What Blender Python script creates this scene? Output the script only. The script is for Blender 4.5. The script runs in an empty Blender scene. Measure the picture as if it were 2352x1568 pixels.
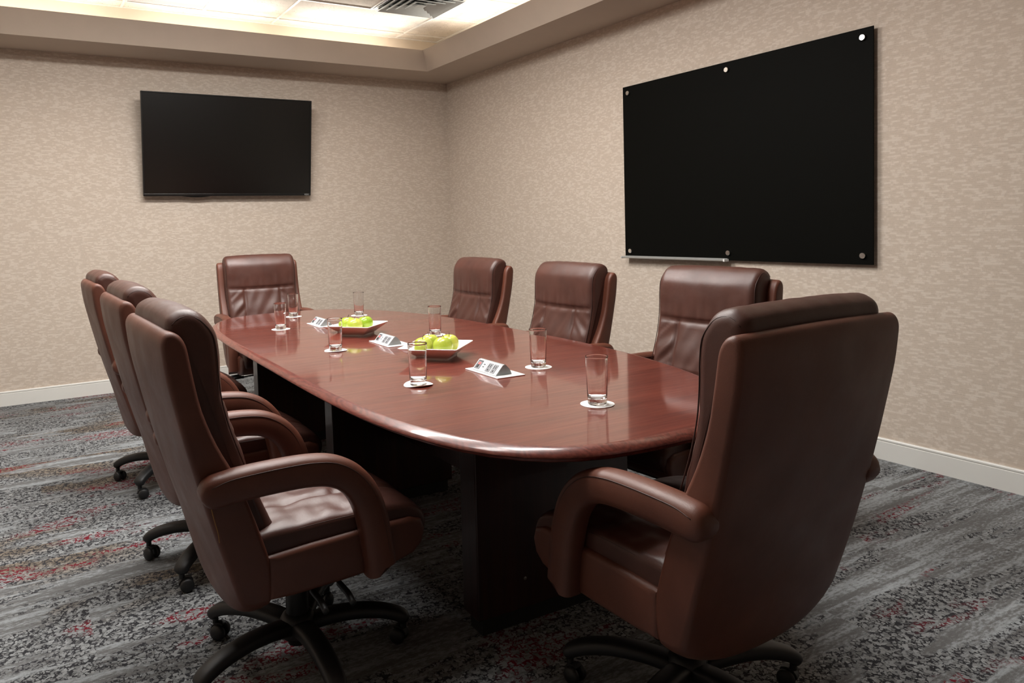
import bpy, bmesh, math, random
from mathutils import Vector, Matrix, noise as mnoise

random.seed(7)
SC = bpy.context.scene
COL = SC.collection
PI = math.pi

# ------------------------------------------------------------------ room numbers (metres)
W, D, H = 3.952, 6.860, 2.795          # right wall x, back wall y, soffit underside z
XL, YF = -2.60, -3.40                  # left wall x, wall behind the camera y
ZC = 3.155                             # tile ceiling
SOF = 0.487                            # soffit width
TOP = 0.765                            # table top height

# ------------------------------------------------------------------ material helpers
def s2l(c):
    c = c / 255.0
    return c / 12.92 if c <= 0.04045 else ((c + 0.055) / 1.055) ** 2.4

def rgb(r, g, b):
    return (s2l(r), s2l(g), s2l(b), 1.0)

def mat(name):
    m = bpy.data.materials.new(name)
    m.use_nodes = True
    nt = m.node_tree
    b = nt.nodes['Principled BSDF']
    return m, nt, b

def N(nt, t, **kw):
    n = nt.nodes.new(t)
    for k, v in kw.items():
        if k.startswith('i_'):
            n.inputs[k[2:].replace('_', ' ')].default_value = v
        else:
            setattr(n, k, v)
    return n

def L(nt, a, b):
    nt.links.new(a, b)

def coords(nt, scale=(1, 1, 1), rot=(0, 0, 0), kind='Object'):
    tc = N(nt, 'ShaderNodeTexCoord')
    mp = N(nt, 'ShaderNodeMapping')
    mp.inputs['Scale'].default_value = scale
    mp.inputs['Rotation'].default_value = rot
    L(nt, tc.outputs[kind], mp.inputs['Vector'])
    return mp.outputs['Vector']

def noise(nt, vec, scale, detail=3, rough=0.55, dist=0.0):
    n = N(nt, 'ShaderNodeTexNoise')
    n.inputs['Scale'].default_value = scale
    n.inputs['Detail'].default_value = detail
    n.inputs['Roughness'].default_value = rough
    n.inputs['Distortion'].default_value = dist
    if vec is not None:
        L(nt, vec, n.inputs['Vector'])
    return n.outputs['Fac']

def ramp(nt, fac, stops, interp='LINEAR'):
    r = N(nt, 'ShaderNodeValToRGB')
    r.color_ramp.interpolation = interp
    el = r.color_ramp.elements
    while len(el) < len(stops):
        el.new(0.5)
    for e, (p, c) in zip(el, stops):
        e.position = p
        e.color = c if hasattr(c, '__len__') else (c, c, c, 1)
    L(nt, fac, r.inputs['Fac'])
    return r.outputs['Color']

def mix(nt, fac, a, b, blend='MIX'):
    m = N(nt, 'ShaderNodeMix')
    m.data_type = 'RGBA'
    m.blend_type = blend
    if hasattr(fac, 'links'):
        L(nt, fac, m.inputs[0])
    else:
        m.inputs[0].default_value = fac
    for s, v in ((6, a), (7, b)):
        if hasattr(v, 'links'):
            L(nt, v, m.inputs[s])
        else:
            m.inputs[s].default_value = v
    return m.outputs[2]

def math_(nt, op, a, b=None):
    m = N(nt, 'ShaderNodeMath')
    m.operation = op
    for i, v in enumerate((a, b)):
        if v is None:
            continue
        if hasattr(v, 'links'):
            L(nt, v, m.inputs[i])
        else:
            m.inputs[i].default_value = v
    return m.outputs[0]

def bump(nt, bsdf, height, strength, dist):
    b = N(nt, 'ShaderNodeBump')
    b.inputs['Strength'].default_value = strength
    b.inputs['Distance'].default_value = dist
    L(nt, height, b.inputs['Height'])
    L(nt, b.outputs['Normal'], bsdf.inputs['Normal'])

def simple(name, col, rough=0.5, metal=0.0, spec=0.5, var=0.06, vscale=25.0, bumps=0.0):
    m, nt, b = mat(name)
    v = coords(nt)
    f = noise(nt, v, vscale, 4)
    lo = tuple(max(0, c * (1 - var)) for c in col[:3]) + (1,)
    hi = tuple(min(1, c * (1 + var)) for c in col[:3]) + (1,)
    L(nt, ramp(nt, f, [(0.3, lo), (0.7, hi)]), b.inputs['Base Color'])
    b.inputs['Roughness'].default_value = rough
    b.inputs['Metallic'].default_value = metal
    b.inputs['Specular IOR Level'].default_value = spec
    if bumps:
        bump(nt, b, noise(nt, v, vscale * 12, 3), bumps, 0.001)
    return m

MT = {}

def wallpaper(name, horiz):
    # woven paper: short pale horizontal dashes over a finely threaded beige ground
    m, nt, b = mat(name)
    tc = N(nt, 'ShaderNodeTexCoord')
    sp = N(nt, 'ShaderNodeSeparateXYZ')
    L(nt, tc.outputs['Object'], sp.inputs[0])
    cb = N(nt, 'ShaderNodeCombineXYZ')
    L(nt, sp.outputs[horiz], cb.inputs[0])
    L(nt, sp.outputs[2], cb.inputs[1])
    def vec(sx, sz, off=0.0):
        mp = N(nt, 'ShaderNodeMapping')
        mp.inputs['Scale'].default_value = (sx, sz, 1)
        mp.inputs['Location'].default_value = (off, off * 1.7, off)
        L(nt, cb.outputs[0], mp.inputs['Vector'])
        return mp.outputs['Vector']
    RH = 0.0105                                   # height of one woven course
    wob = math_(nt, 'MULTIPLY', math_(nt, 'SUBTRACT', noise(nt, vec(9, 9, 2), 1.0, 2), 0.5), 0.010)
    zz = math_(nt, 'ADD', sp.outputs[2], wob)
    row = math_(nt, 'FLOOR', math_(nt, 'DIVIDE', zz, RH))
    fr = math_(nt, 'FRACT', math_(nt, 'DIVIDE', zz, RH))
    rowv = N(nt, 'ShaderNodeCombineXYZ')
    L(nt, math_(nt, 'MULTIPLY', sp.outputs[horiz], 20.0), rowv.inputs[0])
    L(nt, math_(nt, 'MULTIPLY', row, 17.73), rowv.inputs[1])
    dash = noise(nt, rowv.outputs[0], 1.0, 2.0, 0.55)
    rag = noise(nt, vec(160, 420, 9), 1.0, 2.0)
    comb = math_(nt, 'ADD', dash, math_(nt, 'MULTIPLY', math_(nt, 'SUBTRACT', rag, 0.5), 0.22))
    base = ramp(nt, comb, [(0.40, rgb(191, 177, 163)), (0.51, rgb(193, 179, 165)), (0.55, rgb(202, 189, 176)), (0.62, rgb(204, 192, 179))])
    seam = math_(nt, 'ADD', math_(nt, 'ABSOLUTE', math_(nt, 'SUBTRACT', fr, 0.5)), math_(nt, 'MULTIPLY', math_(nt, 'SUBTRACT', noise(nt, vec(22, 90, 4), 1.0, 2), 0.5), 0.5))
    base = mix(nt, 1.0, base, ramp(nt, seam, [(0.42, 1.0), (0.52, 0.88)]), 'MULTIPLY')
    thread_h = noise(nt, vec(30, 420), 1.0, 1.0)
    thread_v = noise(nt, vec(420, 60, 5), 1.0, 1.0)
    th = math_(nt, 'MINIMUM', thread_h, math_(nt, 'ADD', thread_v, 0.03))
    thr = ramp(nt, th, [(0.30, 0.84), (0.44, 1.0)])
    col = mix(nt, 0.75, base, thr, 'MULTIPLY')
    L(nt, col, b.inputs['Base Color'])
    b.inputs['Roughness'].default_value = 0.75
    b.inputs['Specular IOR Level'].default_value = 0.25
    bump(nt, b, comb, 0.35, 0.002)
    return m

MT['paper_x'] = wallpaper('wallpaper_back', 0)
MT['paper_y'] = wallpaper('wallpaper_side', 1)
MT['paint'] = simple('taupe_paint', rgb(184, 170, 156), 0.7, spec=0.25, var=0.02, vscale=6)
MT['cove'] = simple('cove_paint', rgb(216, 204, 188), 0.7, spec=0.25, var=0.02, vscale=6)
MT['base_white'] = simple('baseboard_white', rgb(214, 213, 208), 0.4, var=0.015, vscale=8)
MT['tbar'] = simple('white_grid_metal', rgb(232, 230, 224), 0.45, var=0.01)

def ceiling_tile():
    m, nt, b = mat('acoustic_tile')
    v = coords(nt)
    big = ramp(nt, noise(nt, v, 14, 4), [(0.3, rgb(216, 210, 200)), (0.7, rgb(230, 224, 214))])
    fiss = noise(nt, v, 95, 3, 0.6, 0.6)
    clus = noise(nt, v, 5, 2)
    f2 = math_(nt, 'ADD', fiss, math_(nt, 'MULTIPLY', math_(nt, 'SUBTRACT', clus, 0.5), 0.18))
    holes = ramp(nt, f2, [(0.30, 0.30), (0.37, 1.0)])
    L(nt, mix(nt, 1.0, big, holes, 'MULTIPLY'), b.inputs['Base Color'])
    b.inputs['Roughness'].default_value = 0.9
    b.inputs['Specular IOR Level'].default_value = 0.1
    bump(nt, b, f2, 0.4, 0.003)
    return m
MT['tile'] = ceiling_tile()

def carpet():
    m, nt, b = mat('patterned_carpet')
    tc = N(nt, 'ShaderNodeTexCoord')
    obj_ = tc.outputs['Object']
    sp = N(nt, 'ShaderNodeSeparateXYZ'); L(nt, obj_, sp.inputs[0])
    # carpet planks 1 m x 0.5 m, each with its own cut of the pattern
    row = math_(nt, 'FLOOR', math_(nt, 'DIVIDE', sp.outputs[1], 0.5))
    colm = math_(nt, 'FLOOR', math_(nt, 'ADD', sp.outputs[0], math_(nt, 'MULTIPLY', row, 0.37)))
    cid = N(nt, 'ShaderNodeCombineXYZ'); L(nt, row, cid.inputs[0]); L(nt, colm, cid.inputs[1])
    wn = N(nt, 'ShaderNodeTexWhiteNoise'); wn.noise_dimensions = '3D'; L(nt, cid.outputs[0], wn.inputs['Vector'])
    off = N(nt, 'ShaderNodeVectorMath'); off.operation = 'SCALE'; off.inputs['Scale'].default_value = 0.35
    L(nt, wn.outputs['Color'], off.inputs[0])
    pv = N(nt, 'ShaderNodeVectorMath'); pv.operation = 'ADD'
    L(nt, obj_, pv.inputs[0]); L(nt, off.outputs[0], pv.inputs[1])
    def mp(sx, sy, loc=(0, 0, 0)):
        q = N(nt, 'ShaderNodeMapping'); q.inputs['Scale'].default_value = (sx, sy, 1); q.inputs['Location'].default_value = loc
        L(nt, pv.outputs[0], q.inputs['Vector']); return q.outputs['Vector']
    # zone mask: streaky plain pile against pebbled pile; more pebble on the left and middle of the room
    zone = noise(nt, mp(1.1, 5.5), 1.0, 4, 0.6, 0.3)
    side = N(nt, 'ShaderNodeMapRange'); side.inputs['From Min'].default_value = 1.2; side.inputs['From Max'].default_value = 3.4
    side.inputs['To Min'].default_value = 0.035; side.inputs['To Max'].default_value = -0.075
    L(nt, sp.outputs[0], side.inputs['Value'])
    zone = math_(nt, 'ADD', zone, side.outputs[0])
    zmask = ramp(nt, zone, [(0.485, 0.0), (0.525, 1.0)])
    # pebbles
    warp = N(nt, 'ShaderNodeTexNoise'); warp.inputs['Scale'].default_value = 60; warp.inputs['Detail'].default_value = 2
    L(nt, obj_, warp.inputs['Vector'])
    wv = N(nt, 'ShaderNodeVectorMath'); wv.operation = 'MULTIPLY_ADD'
    wv0 = N(nt, 'ShaderNodeVectorMath'); wv0.operation = 'MULTIPLY_ADD'
    wv0.inputs[1].default_value = (0.016, 0.016, 0); L(nt, warp.outputs['Color'], wv0.inputs[0]); L(nt, obj_, wv0.inputs[2])
    warp2 = N(nt, 'ShaderNodeTexNoise'); warp2.inputs['Scale'].default_value = 260; warp2.inputs['Detail'].default_value = 2
    L(nt, obj_, warp2.inputs['Vector'])
    wv.inputs[1].default_value = (0.006, 0.006, 0); L(nt, warp2.outputs['Color'], wv.inputs[0]); L(nt, wv0.outputs[0], wv.inputs[2])
    vo = N(nt, 'ShaderNodeTexVoronoi'); vo.feature = 'DISTANCE_TO_EDGE'; vo.inputs['Scale'].default_value = 70
    L(nt, wv.outputs[0], vo.inputs['Vector'])
    vc = N(nt, 'ShaderNodeTexVoronoi'); vc.feature = 'F1'; vc.inputs['Scale'].default_value = 70
    L(nt, wv.outputs[0], vc.inputs['Vector'])
    csep = N(nt, 'ShaderNodeSeparateColor'); L(nt, vc.outputs['Color'], csep.inputs[0])
    peb = ramp(nt, csep.outputs[0], [(0.0, rgb(104, 105, 106)), (0.35, rgb(126, 128, 129)), (1.0, rgb(150, 153, 154))])
    tanx = N(nt, 'ShaderNodeMapRange'); tanx.inputs['From Min'].default_value = 0.9; tanx.inputs['From Max'].default_value = 1.8
    tanx.inputs['To Min'].default_value = 0.0; tanx.inputs['To Max'].default_value = -0.2
    L(nt, sp.outputs[0], tanx.inputs['Value'])
    tanm = ramp(nt, math_(nt, 'ADD', noise(nt, mp(0.8, 2.2, (11, 3, 0)), 1.0, 2), tanx.outputs[0]), [(0.56, 0.0), (0.66, 0.7)])
    peb = mix(nt, tanm, peb, mix(nt, 1.0, peb, rgb(208, 176, 140), 'MULTIPLY'))
    redm = ramp(nt, noise(nt, mp(1.6, 4.0, (5, 9, 0)), 1.0, 3, 0.6), [(0.555, 0.0), (0.61, 1.0)])
    crev = mix(nt, redm, rgb(54, 54, 57), rgb(108, 36, 46))
    thick = noise(nt, obj_, 48, 2)
    edge = math_(nt, 'SUBTRACT', vo.outputs['Distance'], math_(nt, 'MULTIPLY', math_(nt, 'SUBTRACT', thick, 0.47), 0.9))
    pm = ramp(nt, edge, [(0.02, 0.0), (0.08, 1.0)])
    pebbled = mix(nt, pm, crev, peb)
    # streaks
    st = noise(nt, mp(2.0, 26), 1.0, 3, 0.6, 0.2)
    st2 = noise(nt, mp(45, 110), 1.0, 3, 0.6)
    s3 = math_(nt, 'ADD', math_(nt, 'MULTIPLY', st, 0.55), math_(nt, 'MULTIPLY', st2, 0.45))
    streak = ramp(nt, s3, [(0.42, rgb(102, 102, 102)), (0.49, rgb(116, 117, 118)), (0.54, rgb(138, 142, 144)), (0.62, rgb(152, 157, 160))])
    # thin broken rows of dark and red flecks inside the plain pile
    fl = noise(nt, mp(1.4, 9, (2, 8, 0)), 1.0, 2, 0.5)
    flm = math_(nt, 'MULTIPLY', ramp(nt, fl, [(0.56, 0.0), (0.61, 1.0)]), ramp(nt, edge, [(0.0, 1.0), (0.05, 0.0)]))
    streak = mix(nt, flm, streak, crev)
    col = mix(nt, zmask, streak, pebbled)
    fib = ramp(nt, noise(nt, obj_, 420, 2), [(0.3, 0.72), (0.7, 1.12)])
    col = mix(nt, 1.0, col, fib, 'MULTIPLY')
    L(nt, col, b.inputs['Base Color'])
    b.inputs['Roughness'].default_value = 0.95
    b.inputs['Specular IOR Level'].default_value = 0.05
    hgt = math_(nt, 'ADD', math_(nt, 'MULTIPLY', pm, zmask), math_(nt, 'MULTIPLY', noise(nt, obj_, 300, 2), 0.6))
    bump(nt, b, hgt, 0.6, 0.004)
    return m
MT['carpet'] = carpet()

def leather(name, dark, light, rough=0.40):
    m, nt, b = mat(name)
    v = coords(nt)
    f = noise(nt, v, 5, 4, 0.6)
    L(nt, ramp(nt, f, [(0.3, dark), (0.7, light)]), b.inputs['Base Color'])
    rg = noise(nt, v, 9, 3)
    r = ramp(nt, rg, [(0.3, rough - 0.05), (0.7, rough + 0.07)])
    L(nt, r, b.inputs['Roughness'])
    b.inputs['Specular IOR Level'].default_value = 0.5
    vo = N(nt, 'ShaderNodeTexVoronoi'); vo.feature = 'DISTANCE_TO_EDGE'; vo.inputs['Scale'].default_value = 620
    L(nt, v, vo.inputs['Vector'])
    gr = math_(nt, 'ADD', math_(nt, 'MULTIPLY', vo.outputs['Distance'], 0.9), math_(nt, 'MULTIPLY', noise(nt, v, 60, 5, 0.6), 0.9))
    bump(nt, b, gr, 0.30, 0.0012)
    return m
MT['leather'] = leather('brown_leather', rgb(84, 46, 34), rgb(101, 58, 43), 0.43)
MT['leather_seat'] = leather('brown_leather_soft', rgb(65, 38, 31), rgb(81, 49, 41), 0.38)
MT['piping'] = leather('brown_leather_seam', rgb(50, 27, 21), rgb(62, 35, 27), 0.5)
MT['black_plastic'] = simple('black_nylon', rgb(26, 26, 27), 0.5, var=0.1)
MT['black_metal'] = simple('black_steel', rgb(16, 16, 16), 0.4, var=0.1)
MT['thread'] = simple('tan_thread', rgb(150, 112, 62), 0.8)

def wood(name, c0, c1, c2, scale, rough, coat=0.35, along='x', figure=1.0):
    m, nt, b = mat(name)
    sc = (4.5, 80, 80) if along == 'x' else (80, 4.5, 80)
    if along == 'z':
        sc = (45, 45, 2.0)
    v = coords(nt, sc)
    v2 = coords(nt, tuple(s * 0.16 for s in sc))
    fine = noise(nt, v, scale, 5, 0.65, 0.4)
    broad = noise(nt, v2, scale, 3, 0.5, figure)
    f = math_(nt, 'ADD', math_(nt, 'MULTIPLY', fine, 0.55), math_(nt, 'MULTIPLY', broad, 0.45))
    L(nt, ramp(nt, f, [(0.36, c0), (0.50, c1), (0.62, c2)]), b.inputs['Base Color'])
    L(nt, ramp(nt, fine, [(0.35, rough + 0.06), (0.6, rough)]), b.inputs['Roughness'])
    b.inputs['Coat Weight'].default_value = coat
    b.inputs['Coat Roughness'].default_value = 0.07
    bump(nt, b, fine, 0.10, 0.0008)
    return m
MT['veneer'] = wood('mahogany_veneer', rgb(86, 34, 25), rgb(105, 46, 35), rgb(118, 56, 43), 1.0, 0.30, 1.0)
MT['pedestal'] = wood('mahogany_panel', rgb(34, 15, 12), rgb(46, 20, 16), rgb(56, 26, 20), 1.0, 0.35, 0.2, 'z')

def edge_wood():
    # flowing flame figure of the solid edge
    m, nt, b = mat('mahogany_edge')
    v = coords(nt, (9, 2.0, 12))
    n1 = N(nt, 'ShaderNodeTexNoise'); n1.inputs['Scale'].default_value = 1.2; n1.inputs['Detail'].default_value = 1
    L(nt, v, n1.inputs['Vector'])
    wv = math_(nt, 'SINE', math_(nt, 'MULTIPLY', n1.outputs['Fac'], 95.0))
    fine = noise(nt, v, 14, 3)
    f = math_(nt, 'ADD', math_(nt, 'MULTIPLY', wv, 0.11), fine)
    L(nt, ramp(nt, f, [(0.32, rgb(82, 35, 28)), (0.5, rgb(100, 46, 37)), (0.70, rgb(114, 57, 47))]), b.inputs['Base Color'])
    b.inputs['Roughness'].default_value = 0.32
    b.inputs['Coat Weight'].default_value = 0.35
    b.inputs['Coat Roughness'].default_value = 0.06
    return m
MT['edge'] = edge_wood()
MT['toe'] = simple('black_toe_kick', rgb(20, 17, 16), 0.6)

def glass():
    m, nt, b = mat('clear_glass')
    b.inputs['Base Color'].default_value = (1, 1, 1, 1)
    b.inputs['Transmission Weight'].default_value = 1.0
    f = noise(nt, coords(nt), 30, 2)
    L(nt, ramp(nt, f, [(0.3, 0.0), (0.7, 0.015)]), b.inputs['Roughness'])
    b.inputs['IOR'].default_value = 1.47
    return m
MT['glass'] = glass()
MT['coaster'] = simple('white_paper', rgb(236, 236, 234), 0.85, spec=0.2, var=0.015, vscale=60, bumps=0.2)
MT['ceramic'] = simple('white_ceramic', rgb(232, 230, 224), 0.15, var=0.01)
MT['mod_white'] = simple('white_plate', rgb(228, 229, 228), 0.4, var=0.01)
MT['mod_grey'] = simple('grey_endcap', rgb(136, 139, 138), 0.5)
MT['mod_face'] = simple('satin_grey_face', rgb(188, 191, 193), 0.4, var=0.01)
MT['mod_dark'] = simple('charcoal_recess', rgb(58, 62, 66), 0.5)
MT['outlet'] = simple('grey_outlet', rgb(126, 128, 132), 0.45)
MT['slot'] = simple('black_slot', rgb(14, 14, 15), 0.6)
MT['jack_red'] = simple('red_jack', rgb(196, 92, 92), 0.5)
MT['chrome'] = simple('brushed_steel', rgb(222, 220, 216), 0.24, metal=1.0, var=0.03)
MT['aluminium'] = simple('aluminium_tray', rgb(196, 200, 200), 0.35, metal=0.7, var=0.03)
MT['board'] = simple('black_board_face', rgb(9, 9, 7), 0.6, spec=0.05, var=0.04)
MT['screen'] = simple('screen_glass', rgb(6, 6, 5), 0.26, spec=0.6, var=0.02)
MT['bezel'] = simple('black_bezel', rgb(14, 15, 15), 0.3, var=0.05)
MT['logo'] = simple('silver_logo', rgb(190, 190, 190), 0.4)
MT['vent'] = simple('vent_metal', rgb(176, 180, 178), 0.35, metal=0.35, var=0.04)
MT['vent_dark'] = simple('vent_throat', rgb(40, 42, 40), 0.8)

def apple_mat():
    m, nt, b = mat('green_apple_skin')
    v = coords(nt)
    info = N(nt, 'ShaderNodeObjectInfo')
    a = ramp(nt, noise(nt, v, 16, 3), [(0.3, rgb(122, 156, 30)), (0.6, rgb(150, 174, 52)), (0.8, rgb(176, 184, 80))])
    y = ramp(nt, noise(nt, v, 14, 3), [(0.3, rgb(176, 184, 66)), (0.7, rgb(204, 194, 100))])
    c = mix(nt, info.outputs['Color'], a, y)
    vo = N(nt, 'ShaderNodeTexVoronoi'); vo.inputs['Scale'].default_value = 190
    L(nt, v, vo.inputs['Vector'])
    dots = ramp(nt, vo.outputs['Distance'], [(0.10, rgb(226, 232, 170)), (0.18, (0, 0, 0, 1))])
    c = mix(nt, 0.35, c, dots, 'SCREEN')
    L(nt, c, b.inputs['Base Color'])
    b.inputs['Roughness'].default_value = 0.22
    b.inputs['Subsurface Weight'].default_value = 0.15
    b.inputs['Subsurface Radius'].default_value = (0.01, 0.012, 0.004)
    return m
MT['apple'] = apple_mat()
MT['stem'] = simple('apple_stem', rgb(62, 44, 24), 0.8)

def grille_mat():
    m, nt, b = mat('perforated_panel')
    v = coords(nt)
    vo = N(nt, 'ShaderNodeTexVoronoi'); vo.inputs['Scale'].default_value = 130; vo.inputs['Randomness'].default_value = 0.0
    L(nt, v, vo.inputs['Vector'])
    L(nt, ramp(nt, vo.outputs['Distance'], [(0.30, rgb(120, 120, 126)), (0.42, rgb(206, 206, 210))]), b.inputs['Base Color'])
    b.inputs['Roughness'].default_value = 0.5
    return m
MT['grille'] = grille_mat()

def emit_mat(name, col, strength):
    m, nt, b = mat(name)
    f = ramp(nt, noise(nt, coords(nt), 80, 2), [(0.3, 0.96), (0.7, 1.0)])
    L(nt, mix(nt, 1.0, col, f, 'MULTIPLY'), b.inputs['Emission Color'])
    b.inputs['Emission Strength'].default_value = strength
    b.inputs['Base Color'].default_value = (0.8, 0.8, 0.8, 1)
    return m
MT['diffuser'] = emit_mat('added_light_diffuser', (1.0, 0.96, 0.92, 1), 5.0)  # glowing panel of the added, unseen ceiling fixtures

# ------------------------------------------------------------------ mesh helpers
def to_obj(name, bm, m=None, parent=None, smooth=False, loc=None):
    bmesh.ops.recalc_face_normals(bm, faces=bm.faces[:])
    me = bpy.data.meshes.new(name)
    bm.to_mesh(me); bm.free()
    if smooth:
        for p in me.polygons:
            p.use_smooth = True
    o = bpy.data.objects.new(name, me)
    COL.objects.link(o)
    if m is not None:
        me.materials.append(MT[m] if isinstance(m, str) else m)
    if parent is not None:
        o.parent = parent
    if loc is not None:
        o.location = loc
    return o

def autosmooth(o, deg=35):
    me = o.data
    for p in me.polygons:
        p.use_smooth = True
    bm = bmesh.new(); bm.from_mesh(me)
    lim = math.radians(deg)
    for e in bm.edges:
        if len(e.link_faces) == 2:
            e.smooth = e.calc_face_angle(0) < lim
    bm.to_mesh(me); bm.free()
    return o

def box(bm, lo, hi, bev=0.0, seg=2):
    vs = []
    for z in (lo[2], hi[2]):
        for x, y in ((lo[0], lo[1]), (hi[0], lo[1]), (hi[0], hi[1]), (lo[0], hi[1])):
            vs.append(bm.verts.new((x, y, z)))
    f = [(3, 2, 1, 0), (4, 5, 6, 7), (0, 1, 5, 4), (1, 2, 6, 5), (2, 3, 7, 6), (3, 0, 4, 7)]
    fs = [bm.faces.new([vs[i] for i in q]) for q in f]
    if bev > 0:
        es = list({e for q in fs for e in q.edges})
        bmesh.ops.bevel(bm, geom=es, offset=bev, segments=seg, profile=0.5, affect='EDGES')

def loft(bm, rings, cap0=True, cap1=True, closed=True):
    rv = [[bm.verts.new(p) for p in r] for r in rings]
    n = len(rv[0])
    for a, b in zip(rv[:-1], rv[1:]):
        for i in range(n if closed else n - 1):
            j = (i + 1) % n
            bm.faces.new((a[i], a[j], b[j], b[i]))
    if cap0:
        bm.faces.new(rv[0][::-1])
    if cap1:
        bm.faces.new(rv[-1])
    return rv

def lathe(bm, prof, n=40, cx=0, cy=0):
    rings = []
    for r, z in prof:
        if r < 1e-6:
            rings.append([bm.verts.new((cx, cy, z))])
        else:
            rings.append([bm.verts.new((cx + r * math.cos(2 * PI * i / n), cy + r * math.sin(2 * PI * i / n), z)) for i in range(n)])
    for a, b in zip(rings[:-1], rings[1:]):
        for i in range(n):
            j = (i + 1) % n
            if len(a) == 1 and len(b) == 1:
                continue
            if len(a) == 1:
                bm.faces.new((a[0], b[j], b[i]))
            elif len(b) == 1:
                bm.faces.new((a[i], a[j], b[0]))
            else:
                bm.faces.new((a[i], a[j], b[j], b[i]))

def catmull(pts, per=6, closed=False):
    out = []
    n = len(pts)
    P = [Vector(p) for p in pts]
    rng = range(n) if closed else range(n - 1)
    for i in rng:
        p0 = P[(i - 1) % n] if closed or i > 0 else P[i] * 2 - P[i + 1]
        p1 = P[i]; p2 = P[(i + 1) % n]
        p3 = P[(i + 2) % n] if closed or i + 2 < n else p2 * 2 - p1
        for k in range(per):
            t = k / per
            out.append(0.5 * ((2 * p1) + (p2 - p0) * t + (2 * p0 - 5 * p1 + 4 * p2 - p3) * t * t + (3 * p1 - p0 - 3 * p2 + p3) * t ** 3))
    if not closed:
        out.append(P[-1])
    return out

def tube(bm, path, r, n=10, rad=None):
    P = [Vector(p) for p in path]
    up = Vector((0, 0, 1))
    rings = []
    prev = None
    for i, p in enumerate(P):
        t = (P[min(i + 1, len(P) - 1)] - P[max(i - 1, 0)]).normalized()
        if prev is None:
            a = t.cross(up)
            if a.length < 1e-3:
                a = t.cross(Vector((1, 0, 0)))
            a.normalize()
        else:
            a = (prev - t * prev.dot(t)).normalized()
        prev = a
        b = t.cross(a)
        rr = rad[i] if rad else r
        rings.append([p + (a * math.cos(2 * PI * k / n) + b * math.sin(2 * PI * k / n)) * rr for k in range(n)])
    loft(bm, rings)

def resample(poly, step):
    # closed polyline of Vectors -> roughly even spacing
    out = []
    n = len(poly)
    for i in range(n):
        a, b = poly[i], poly[(i + 1) % n]
        k = max(1, round((b - a).length / step))
        for j in range(k):
            out.append(a.lerp(b, j / k))
    return out

def extrude_profile(bm, prof, hw, r, xs_mid=10, arc=5, deform=None, insetk=1.0):
    """closed (y,z) profile swept across x in [-hw,hw]; the two side edges rounded with radius r"""
    n = len(prof)
    P = [Vector((p[0], p[1])) for p in prof]
    area = sum(P[i].x * P[(i + 1) % n].y - P[(i + 1) % n].x * P[i].y for i in range(n))
    sg = 1 if area > 0 else -1
    nor = []
    for i in range(n):
        t = P[(i + 1) % n] - P[i - 1]
        t = t.normalized() if t.length > 1e-9 else Vector((1, 0))
        nor.append(Vector((-t.y, t.x)) * sg)     # inward
    st = []
    for k in range(arc + 1):
        a = PI / 2 * k / arc
        st.append((-hw + r * (1 - math.sin(a)), r * (1 - math.cos(a))))
    st = st[::-1]
    left = [(-hw + r - r * math.sin(PI / 2 * (1 - k / arc)), r - r * math.sin(PI / 2 * (k / arc))) for k in range(arc + 1)]
    xs = left[:]
    for k in range(1, xs_mid):
        xs.append((-hw + r + (2 * hw - 2 * r) * k / xs_mid, 0.0))
    xs += [(-x, d) for x, d in left[::-1]]
    rings = []
    for x, d in xs:
        ring = []
        for p, m_ in zip(P, nor):
            q = p + m_ * d * insetk
            v = Vector((x, q.x, q.y))
            if deform:
                v = deform(v)
            ring.append(v)
        rings.append(ring)
    return loft(bm, rings)

# ------------------------------------------------------------------ scene bookkeeping
def empty(name, loc=(0, 0, 0), rz=0.0):
    o = bpy.data.objects.new(name, None)
    o.empty_display_size = 0.05
    COL.objects.link(o)
    o.location = loc
    o.rotation_euler = (0, 0, rz)
    return o

def tag(o, label, cat, group=None):
    o['label'] = label
    o['category'] = cat
    if group:
        o['group'] = group
    return o

def struct(name, bm, m, smooth=False):
    o = to_obj(name, bm, m, smooth=smooth)
    o['kind'] = 'structure'
    return o

def copy_tree(o, parent=None):
    c = o.copy()
    COL.objects.link(c)
    if parent is not None:
        c.parent = parent
    for ch in list(o.children):
        copy_tree(ch, c)
    return c

# ------------------------------------------------------------------ room shell
T = 0.12
bm = bmesh.new(); box(bm, (XL - T, YF - T, -0.1), (W + T, D + T, 0)); struct('floor', bm, 'carpet')
bm = bmesh.new(); box(bm, (XL - T, D, 0), (W + T, D + T, ZC + 0.1)); struct('wall_back', bm, 'paper_x')
bm = bmesh.new(); box(bm, (W, YF, 0), (W + T, D, ZC + 0.1)); struct('wall_right', bm, 'paper_y')
bm = bmesh.new(); box(bm, (XL - T, YF, 0), (XL, D, ZC + 0.1)); struct('wall_left', bm, 'paper_y')
bm = bmesh.new(); box(bm, (XL - T, YF - T, 0), (W + T, YF, ZC + 0.1)); struct('wall_front', bm, 'paper_x')
bm = bmesh.new(); box(bm, (XL, YF, ZC), (W, D, ZC + 0.1)); struct('ceiling', bm, 'tile')

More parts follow.
